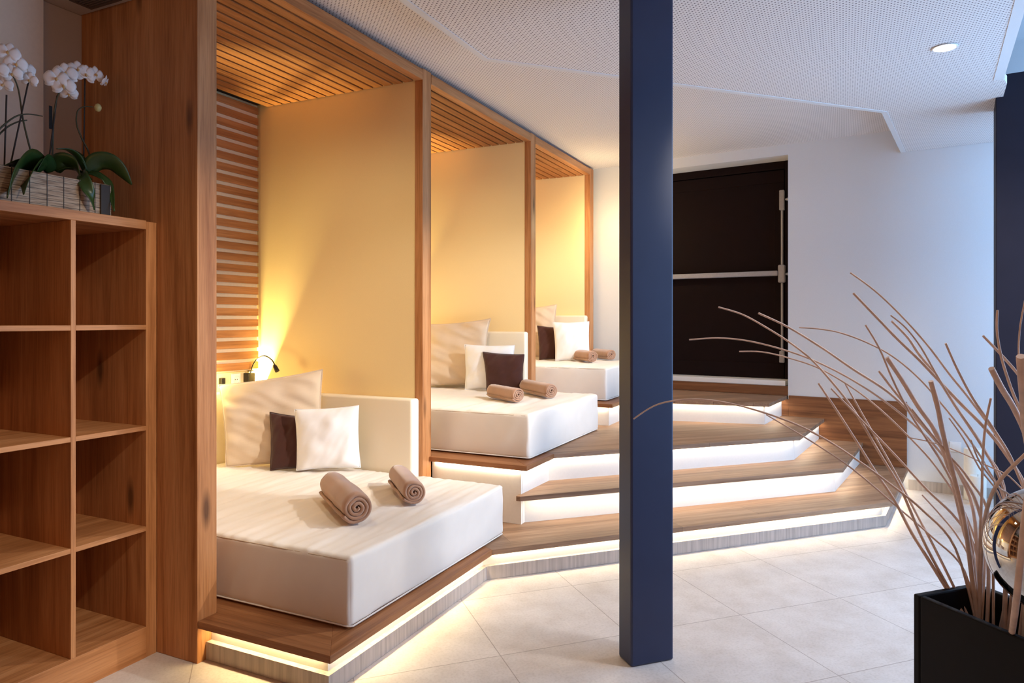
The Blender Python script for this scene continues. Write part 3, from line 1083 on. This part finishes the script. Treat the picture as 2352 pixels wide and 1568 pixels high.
light('bed_spot', 'SPOT', (1.25, 3.1, 2.9), 620, (1.0, 0.90, 0.74), aim=(-3.0, 3.72, 0.85), spot_size=math.radians(29), spot_blend=0.8, shadow_soft_size=0.03)
light('shelf_spot', 'SPOT', (0.10, 1.65, 2.82), 240, (1.0, 0.86, 0.68), aim=(-2.45, 1.95, 1.15), spot_size=math.radians(40), spot_blend=0.9, shadow_soft_size=0.03)
# wall washer behind the column, by the last alcove
light('wall_washer', 'POINT', (-2.2, 6.62, 2.4), 13, WARM, shadow_soft_size=0.06)

# ventilation grille over the end panel
r = thing('vent_grille', 'dark ventilation grille in the ceiling above the orchids', 'vent', (-2.95, 1.93, 2.822))
mb = MB()
mb.box(-3.05, -2.84, 1.90, 1.915, 2.812, 2.8215).box(-3.05, -2.84, 1.985, 2.0, 2.812, 2.8215).box(-3.05, -3.035, 1.915, 1.985, 2.812, 2.8215).box(-2.855, -2.84, 1.915, 1.985, 2.812, 2.8215)
mb.build('frame', plain('brown_grille', rgb(96, 80, 70), 0.6), r)
mb = MB()
for k in range(5):
    y = 1.92 + k * 0.014
    mb.box(-3.035, -2.855, y, y + 0.004, 2.8145, 2.8205)
mb.build('louvre', plain('grille_louvre', rgb(120, 104, 92), 0.6), r)
MB().box(-3.036, -2.854, 1.914, 1.986, 2.8207, 2.8216).build('backing', M_DARKSLOT, r)

# ================================================================ SHELVES
XS, XSB = -2.661, -3.153
r = thing('shelving_unit', 'open oak shelving unit with empty compartments left of the end panel', 'shelf', (-2.9, 1.5, 0))
YL = 0.55
MB().box(XSB, XS + 0.001, YL, 1.982, 1.804, 1.842).build('top_board', M_OAKY, r, 0.0015)
MB().box(XSB, XSB + 0.012, YL, 1.982, 0.10, 1.8035).build('back_panel', M_OAKZ, r)
divs = [1.665 - 0.3175 * k for k in range(4)]
for y in divs:
    MB().box(XSB + 0.0125, XS, y, y + 0.019, 0.1305, 1.8035).build('divider', M_OAKZ, r, 0.001)
MB().box(XSB, XS - 0.002, 1.9825, 2.0315, 0.0, 1.838).build('side_panel', M_OAKZ, r, 0.001)
for (z0, z1) in ((1.382, 1.402), (0.957, 0.976), (0.533, 0.552)):
    for k, y in enumerate(divs[:3] + [None]):
        if k == 0:
            a, b = divs[0] + 0.0192, 1.9822
        else:
            a, b = divs[k] + 0.0192, divs[k - 1] - 0.0002
        MB().box(XSB + 0.0125, XS - 0.0005, a, b, z0, z1).build('shelf', M_OAKY, r, 0.001)
MB().box(XSB + 0.0125, XS - 0.0205, YL, 1.982, 0.108, 0.130).build('bottom_shelf', M_OAKY, r)
MB().box(XS - 0.02, XS, YL, 1.982, 0.0, 0.1302).build('plinth_board', M_OAKY, r, 0.0015)

# ================================================================ ORCHIDS
zt = 1.842
r = thing('planter_basket', 'long low planter box wrapped in bamboo matting on top of the shelves', 'planter', (-2.83, 1.55, zt))
bx0, bx1, by0, by1, bz = -2.95, -2.715, 1.02, 1.865, 0.132
mb = MB()
mb.box(bx0, bx1, by0, by0 + 0.012, zt + 0.001, zt + bz).box(bx0, bx1, by1 - 0.012, by1, zt + 0.001, zt + bz)
mb.box(bx0, bx0 + 0.012, by0 + 0.012, by1 - 0.012, zt + 0.001, zt + bz).box(bx1 - 0.012, bx1, by0 + 0.012, by1 - 0.012, zt + 0.001, zt + bz)
mb.box(bx0 + 0.012, bx1 - 0.012, by0 + 0.012, by1 - 0.012, zt + 0.001, zt + 0.012)
mb.build('bamboo_wall', M_BAMBOO, r, 0.004)
mb = MB()
for y in [by0 + 0.03 + 0.062 * k for k in range(14)]:
    mb.box(bx1 - 0.0005, bx1 + 0.0015, y, y + 0.0025, zt + 0.001, zt + bz)
for k in range(7):
    z = zt + 0.014 + k * 0.0185
    mb.box(bx1 - 0.0005, bx1 + 0.0008, by0, by1, z, z + 0.0012)
    mb.box(bx0, bx1, by1 - 0.0005, by1 + 0.001, z, z + 0.002)
mb.build('binding', M_STAKE, r)
MB().box(bx0 + 0.0125, bx1 - 0.0125, by0 + 0.0125, by1 - 0.0125, zt + 0.0125, zt + bz - 0.012).build('bark_filling', M_SOIL, r)
MB().box(bx1 + 0.0012, bx1 + 0.008, by1 - 0.05, by1 - 0.012, zt + 0.002, zt + bz - 0.004).build('corner_strap', M_STAKE, r, 0.002)


def leaf(root, name, pts, wmax, twist=0.0):
    c = catmull(pts, 6)
    n = len(c)
    rows = []
    for i, p in enumerate(c):
        t = i / (n - 1)
        d = (c[min(i + 1, n - 1)] - c[max(i - 1, 0)]).normalized()
        side = d.cross(Vector((0, 0, 1)))
        if side.length < 0.15:
            side = RT.copy()
        side.normalize()
        side = Matrix.Rotation(twist, 3, d) @ side
        nn = side.cross(d).normalized()
        w = wmax * (0.35 + 0.65 * math.sin(math.pi * min(1, t * 0.9 + 0.12))) * (1 - max(0, t - 0.75) ** 1.6 * 7.5) if t < 1 else 0.002
        w = max(0.003, w)
        row = []
        for k in (-1, -0.6, 0, 0.6, 1):
            row.append(p + side * (w * k) + nn * (0.25 * w * (abs(k) ** 1.3)))
        rows.append(row)
    mb = MB().surf(rows)
    o = mb.build(name, M_LEAF, root)
    s = o.modifiers.new('thick', 'SOLIDIFY')
    s.thickness = 0.0025
    return o


def flower(root, c, face, size, seed):
    c = Vector(c)
    f = Vector(face).normalized()
    e1 = f.cross(UP).normalized()
    e2 = e1.cross(f)
    rs = random.Random(seed)
    rot = rs.uniform(-0.25, 0.25)
    mb = MB()
    spec = [(90, 1.05, 0.34), (212, 1.0, 0.34), (328, 1.0, 0.34), (8, 1.0, 0.60), (172, 1.0, 0.60)]
    for k, (ang, ln, wd) in enumerate(spec):
        a = math.radians(ang) + rot
        d = e1 * math.cos(a) + e2 * math.sin(a)
        s = e2 * math.cos(a) - e1 * math.sin(a)
        rows = []
        for i in range(7):
            t = i / 6
            w = size * wd * math.sin(math.pi * min(0.97, 0.05 + 0.80 * t ** 1.25 + 0.12 * t)) ** 0.8
            off = f * (size * (0.06 + 0.10 * math.sin(t * 2.2) - 0.20 * t * t) + (0.003 if k > 2 else 0))
            rows.append([c + d * (size * ln * t) + s * (w * q) + off - f * (abs(q) ** 2 * size * 0.05) for q in (-1, -0.5, 0, 0.5, 1)])
        mb.surf(rows)
    o = mb.build('flower', M_PETAL, root)
    sd = o.modifiers.new('thick', 'SOLIDIFY')
    sd.thickness = 0.0012
    lp = MB()
    p0 = c + f * size * 0.15
    lp.tube([p0, p0 + f * size * 0.22 - e2 * size * 0.10, p0 + f * size * 0.30 - e2 * size * 0.28], [size * 0.10, size * 0.13, size * 0.04], 8)
    lp.tube([p0, p0 + f * size * 0.2 + e2 * size * 0.06], [size * 0.06, size * 0.05], 8)
    lp.build('lip', M_LIP, o)


ztop = zt + bz - 0.01


def orchid(label, base_px, xp, stems, flowers, leaves, stakes, extra=None):
    b = onx(base_px[0], base_px[1], xp)
    root = thing('orchid', label, 'orchid', (b.x, b.y, ztop), 'white orchids')
    for s in stems:
        pts = [onx(x, y, X) for x, y, X in s]
        MB().tube(catmull(pts, 6), [0.0038 - 0.0016 * k / (6 * (len(pts) - 1)) for k in range(6 * (len(pts) - 1) + 1)], 8).build('stem', M_STEM, root)
    for s in stakes:
        MB().tube([onx(x, y, X) for x, y, X in s], 0.0030, 8).build('support_stake', M_STAKE, root)
    for k, (x, y, X, sz, fx, fy, fz) in enumerate(flowers):
        flower(root, onx(x, y, X), (fx, fy, fz), sz, k + int(base_px[0]))
    for pts, w, tws in leaves:
        leaf(root, 'leaf', [onx(x, y, X) for x, y, X in pts], w, tws)
    if extra:
        extra(root)
    return root


def ex1(root):
    p = onx(116, 255, -2.815)
    MB().box(p.x, p.x + 0.002, p.y - 0.006, p.y + 0.006, p.z - 0.07, p.z + 0.02).build('plant_tag', M_DARKSLOT, root)


orchid('left white orchid with crossed stems, at the left end of the bamboo planter', (70, 395), -2.83,
       [[(82, 385, -2.83), (66, 330, -2.83), (52, 270, -2.83), (42, 205, -2.83), (26, 168, -2.82), (8, 150, -2.82)],
        [(-30, 330, -2.82), (0, 295, -2.81), (35, 268, -2.80), (65, 262, -2.80), (98, 267, -2.79)],
        [(-30, 340, -2.84), (10, 297, -2.84), (40, 280, -2.84), (62, 276, -2.84)]],
       [(18, 122, -2.81, 0.042, 0.8, -0.5, 0.1), (36, 148, -2.80, 0.040, 0.9, -0.35, -0.1), (28, 170, -2.80, 0.036, 0.8, -0.5, -0.2), (58, 160, -2.81, 0.036, 0.7, -0.2, 0.1), (68, 184, -2.80, 0.030, 0.6, -0.6, -0.2), (8, 195, -2.84, 0.034, 0.7, -0.7, -0.1), (-8, 160, -2.81, 0.040, 0.8, -0.5, 0)],
       [([(100, 388, -2.81), (68, 372, -2.77), (36, 402, -2.71), (16, 454, -2.675)], 0.052, 1.0),
        ([(100, 390, -2.82), (86, 382, -2.78), (66, 408, -2.71), (54, 446, -2.675)], 0.036, 0.8),
        ([(75, 392, -2.83), (20, 378, -2.80), (-30, 400, -2.74)], 0.05, 0.2),
        ([(88, 392, -2.84), (105, 372, -2.84), (120, 380, -2.86)], 0.024, 0.0)],
       [[(22, 388, -2.82), (73, 152, -2.82)], [(10, 380, -2.83), (15, 218, -2.83)]])
orchid('middle white orchid with the fullest cluster of flowers, in the bamboo planter', (130, 395), -2.83,
       [[(120, 385, -2.83), (121, 320, -2.83), (124, 262, -2.82), (131, 225, -2.81), (140, 207, -2.80), (165, 175, -2.80), (195, 160, -2.79), (222, 172, -2.78), (243, 190, -2.77)]],
       [(130, 182, -2.79, 0.046, 0.8, -0.55, 0), (150, 170, -2.79, 0.046, 0.85, -0.5, 0.1), (146, 198, -2.78, 0.044, 0.8, -0.5, -0.15), (158, 214, -2.79, 0.034, 0.7, -0.4, -0.4), (178, 162, -2.79, 0.042, 0.85, -0.4, 0.15), (196, 172, -2.78, 0.040, 0.8, -0.3, -0.05), (218, 172, -2.77, 0.036, 0.75, -0.1, 0), (240, 188, -2.76, 0.027, 0.5, 0.4, -0.3)],
       [([(125, 392, -2.83), (140, 370, -2.80), (168, 378, -2.77), (186, 408, -2.74)], 0.034, -0.8),
        ([(120, 394, -2.83), (105, 372, -2.81), (95, 372, -2.79), (84, 392, -2.76)], 0.032, 0.7),
        ([(130, 395, -2.83), (155, 388, -2.81), (185, 395, -2.79), (212, 412, -2.78)], 0.022, 0.1)],
       [[(111, 378, -2.825), (131, 220, -2.815)]], ex1)


def ex2(root):
    p = onx(225, 247, -2.775)
    MB().lathe(p, [(0.0002, -0.017), (0.008, -0.014), (0.013, -0.004), (0.013, 0.004), (0.008, 0.013), (0.0002, 0.017)], 14).build('bud', M_BUD, root)


orchid('right orchid with one closed bud on a bent stem in the bamboo planter', (200, 395), -2.80,
       [[(209, 372, -2.80), (202, 345, -2.80), (188, 318, -2.80), (176, 285, -2.80), (178, 256, -2.80), (193, 245, -2.79), (214, 246, -2.78)]],
       [],
       [([(195, 392, -2.80), (180, 362, -2.79), (158, 345, -2.78), (130, 341, -2.77)], 0.016, 0.1),
        ([(195, 392, -2.80), (188, 370, -2.80), (182, 355, -2.81), (172, 345, -2.82)], 0.016, -0.4),
        ([(200, 394, -2.80), (225, 372, -2.77), (262, 378, -2.735), (303, 424, -2.70)], 0.040, -0.9),
        ([(190, 394, -2.79), (190, 405, -2.72), (204, 440, -2.685), (217, 482, -2.68)], 0.024, 0.9),
        ([(200, 396, -2.80), (225, 402, -2.76), (250, 425, -2.73), (262, 485, -2.68)], 0.018, 0.7)],
       [[(192, 365, -2.805), (195, 180, -2.80)]], ex2)

# ================================================================ PLANTER WITH STICKS AND MIRROR BALL
pa = Vector((0.182, 2.411, 0))
PZ, PWT, PLU = 0.6, 0.262, 0.80
r = thing('tall_planter', 'tall black rectangular planter in the right foreground holding the sticks', 'planter', pa + T * 0.13 - U * 0.4)
mb = MB()
th = 0.022
NU = -U
mb.obox(pa, T, NU, 0, PWT, 0, th, 0.001, PZ).obox(pa, T, NU, 0, PWT, PLU - th, PLU, 0.001, PZ)
mb.obox(pa, T, NU, 0, th, th, PLU - th, 0.001, PZ).obox(pa, T, NU, PWT - th, PWT, th, PLU - th, 0.001, PZ)
mb.build('planter_wall', M_BLACK, r, 0.005)
MB().obox(pa, T, NU, th, PWT - th, th, PLU - th, 0.3, 0.47).build('filling', M_SOIL, r)

ball = at(2434, 1266, 1.835)
prof = []
for k in range(33):
    a = -math.pi / 2 + math.pi * k / 32
    prof.append((max(0.0001, 0.170 * math.cos(a)), 0.170 * math.sin(a)))
r = thing('mirror_ball', 'large shiny mirror glass ball resting on the black planter among the sticks', 'ball', Vector((ball.x, ball.y, 0.471)))
MB().lathe(ball, prof, 64).build('glass_shell', M_CHROME, r)
MB().tube([(ball.x, ball.y, 0.472), (ball.x, ball.y, ball.z - 0.169)], 0.02, 14).build('stand_rod', M_BLACKP, r)

STICKS = [
    # pixel path from the tip to the root, width px at root, depth at tip
    ([(1455, 962), (1500, 933), (1547, 920), (1610, 917), (1680, 927), (1757, 948), (1830, 975), (1895, 1008), (1960, 1050), (2040, 1108), (2120, 1172), (2195, 1260), (2240, 1400)], 8, 2.35),
    ([(1760, 952), (1860, 1011), (1960, 1078), (2060, 1163), (2140, 1232), (2215, 1310), (2250, 1410)], 7, 2.3),
    ([(1650, 705), (1705, 722), (1760, 752), (1812, 785), (1860, 822), (1905, 870), (1960, 940), (2020, 1040), (2070, 1125), (2130, 1260), (2212, 1400)], 9, 2.5),
    ([(1742, 719), (1812, 752), (1890, 800), (1960, 848), (2040, 900), (2105, 962), (2160, 1025), (2205, 1090), (2240, 1200), (2255, 1405)], 11, 2.4),
    ([(1583, 780), (1650, 776), (1720, 783), (1800, 803), (1870, 828), (1950, 868), (2030, 920), (2110, 985), (2165, 1045), (2235, 1130), (2262, 1250), (2262, 1410)], 8, 2.5),
    ([(1698, 807), (1750, 808), (1812, 822), (1880, 845), (1950, 885), (2010, 930), (2085, 1000), (2150, 1072), (2215, 1175), (2250, 1290), (2258, 1408)], 7, 2.4),
    ([(1836, 752), (1880, 755), (1930, 764), (1990, 786), (2050, 818), (2110, 868), (2165, 930), (2222, 1003), (2270, 1080), (2310, 1180), (2330, 1425)], 7, 2.2),
    ([(1953, 626), (2010, 668), (2070, 725), (2130, 792), (2180, 858), (2222, 910), (2290, 1002), (2345, 1100), (2385, 1240), (2400, 1450)], 9, 2.15),
    ([(1960, 673), (2010, 725), (2060, 777), (2110, 825), (2155, 872), (2205, 925), (2255, 975), (2305, 1035), (2360, 1130), (2390, 1280), (2385, 1450)], 13, 2.1),
    ([(2046, 724), (2080, 752), (2115, 797), (2150, 858), (2190, 925), (2240, 1000), (2300, 1110), (2330, 1250), (2335, 1430)], 8, 2.0),
    ([(2048, 737), (2085, 775), (2110, 812), (2150, 862), (2200, 940), (2265, 1040), (2310, 1150), (2325, 1430)], 12, 2.2),
    ([(1988, 746), (2020, 800), (2050, 870), (2085, 940), (2122, 998), (2165, 1065), (2205, 1150), (2235, 1270), (2250, 1405)], 9, 2.05),
    ([(2037, 821), (2070, 870), (2110, 935), (2145, 985), (2170, 1045), (2192, 1120), (2212, 1205), (2235, 1300), (2248, 1400)], 15, 2.1),
    ([(2019, 852), (2060, 905), (2105, 955), (2150, 1010), (2200, 1078), (2245, 1160), (2270, 1290), (2275, 1415)], 12, 2.15),
    ([(2138, 875), (2153, 930), (2165, 990), (2182, 1060), (2205, 1150), (2222, 1240), (2240, 1400)], 15, 1.95),
    ([(1880, 880), (1920, 940), (1965, 1010), (2010, 1082), (2055, 1150), (2095, 1225), (2142, 1300), (2192, 1392)], 11, 2.3),
    ([(1909, 892), (1960, 945), (2010, 997), (2070, 1060), (2130, 1125), (2200, 1195), (2245, 1280), (2262, 1408)], 9, 2.25),
    ([(1940, 878), (1980, 950), (2020, 1020), (2060, 1092), (2100, 1170), (2140, 1245), (2180, 1325), (2218, 1400)], 9, 2.35),
    ([(2172, 788), (2200, 850), (2235, 915), (2282, 985), (2330, 1070), (2365, 1200), (2370, 1440)], 10, 1.95),
    ([(2276, 914), (2263, 980), (2257, 1060), (2255, 1140), (2250, 1270), (2252, 1405)], 9, 1.85),
    ([(2258, 771), (2300, 815), (2345, 868), (2400, 950), (2440, 1100), (2440, 1460)], 12, 1.95),
    ([(2291, 712), (2290, 760), (2300, 820), (2322, 890), (2352, 965), (2395, 1100), (2410, 1455)], 10, 1.9),
    ([(2277, 846), (2300, 890), (2330, 940), (2360, 1010), (2400, 1150), (2405, 1450)], 17, 1.75),
    ([(2354, 690), (2342, 760), (2341, 830), (2352, 920), (2380, 1080), (2390, 1450)], 7, 1.8),
    ([(2345, 818), (2350, 890), (2356, 980), (2370, 1120), (2380, 1448)], 24, 1.7),
    ([(2400, 1000), (2352, 1046), (2295, 1105), (2268, 1165), (2256, 1250), (2246, 1400)], 13, 1.75),
    ([(2372, 1060), (2356, 1180), (2346, 1270), (2333, 1390), (2318, 1450)], 18, 1.62),
    ([(2118, 1136), (2160, 1182), (2200, 1232), (2232, 1300), (2250, 1402)], 8, 2.25),
    ([(2085, 1004), (2150, 1018), (2215, 1043), (2270, 1070), (2330, 1105), (2380, 1200), (2390, 1450)], 5, 2.1),
    ([(2095, 940), (2130, 985), (2175, 1040), (2225, 1100), (2275, 1200), (2300, 1420)], 9, 2.0),
    ([(2230, 1010), (2250, 1060), (2290, 1115), (2330, 1180), (2350, 1430)], 7, 1.9),
    ([(2180, 960), (2215, 1010), (2250, 1075), (2300, 1150), (2320, 1290), (2325, 1420)], 7, 2.0),
]
SPECIAL = {0: 'longest thin stick arching left across the navy column', 14: 'thick short stick with a blunt cut end rising upright in the middle of the bunch',
           7: 'highest thin stick of the bunch, reaching up along the white wall', 24: 'very thick cut reed at the right edge of the picture',
           26: 'thick stick leaning in front of the mirror ball'}


def planter_depth(x, y):
    """distance at which a stick enters the planter filling"""
    p = onz(x, y, 0.52)
    rel = p - pa
    a = max(0.035, min(PWT - 0.035, rel.dot(T)))
    b = max(0.035, min(PLU - 0.05, rel.dot(NU)))
    q = pa + T * a + NU * b
    return Vector((q.x, q.y, 0.46))


for i, (px, wd, wtip) in enumerate(STICKS):
    root = planter_depth(*px[-1])
    wr_ = (root - EYE).dot(FW)
    n = len(px)
    pts = []
    for k, (x, y) in enumerate(px[:-1]):
        t = k / (n - 1)
        s = t * t * (3 - 2 * t)
        pts.append(at(x, y, (1.50, 1.54, 1.58, 1.66)[k] if i == 26 else wtip + (wr_ - wtip) * s))
    pts.append(root)
    c = catmull(pts, 5)
    m = len(c)
    cl = 0.172 + wd * wr_ / FPX / 2 + 0.004
    for k in range(m):
        dv = c[k] - ball
        if dv.length < cl and c[k].z > 0.56 and i != 26:
            c[k] = ball + dv.normalized() * cl
    rr = 0.74 * wd * wr_ / FPX / 2
    rad = [rr * (0.62 + 0.38 * (k / (m - 1))) * (1 + 0.10 * noise.noise(Vector((k * 0.5, i, 0)))) for k in range(m)]
    if wd > 13:
        rad = [rr * (0.92 + 0.1 * noise.noise(Vector((k * 0.4, i, 0)))) for k in range(m)]
    o = MB().tube(c, rad, 8).build('dried_stick', M_STICK)
    tag(o, SPECIAL.get(i, 'slender pale dried stick fanning out of the black planter'), 'stick', 'dried sticks in the planter')

# ================================================================ SMALL THINGS AT THE FAR WALL
k0 = onz(2236, 1147, 0)
k1 = onz(2246, 1159, 0)
for p, rd, h, lab in ((k0, 0.066, 0.405, 'taller white pillar candle on the floor by the far wall'), (k1, 0.056, 0.225, 'shorter white pillar candle in front of the taller one')):
    r = thing('pillar_candle', lab, 'candle', (p.x, p.y, 0), 'pillar candles')
    MB().lathe((p.x, p.y, 0.001), [(rd - 0.003, 0), (rd, 0.004), (rd, h - 0.006), (rd - 0.006, h), (rd * 0.6, h - 0.006), (0.0005, h - 0.008)], 32).build('wax_body', M_WAX, r)
    MB().tube([(p.x, p.y, h - 0.008), (p.x + 0.001, p.y, h + 0.010)], 0.0015, 6).build('wick', M_DARKSLOT, r)
sp = WP + WD * (-0.345)
r = thing('wall_socket', 'white socket plate low on the far wall above the candles', 'socket', (sp.x, sp.y, 0.36))
MB().obox(WP, WD, ND, -0.385, -0.305, -0.010, -0.0005, 0.35, 0.43).build('plate', M_PLASTIC, r, 0.003)
MB().obox(WP, WD, ND, -0.37, -0.32, -0.0125, -0.0095, 0.365, 0.415).build('insert', M_PLASTIC, r, 0.003)
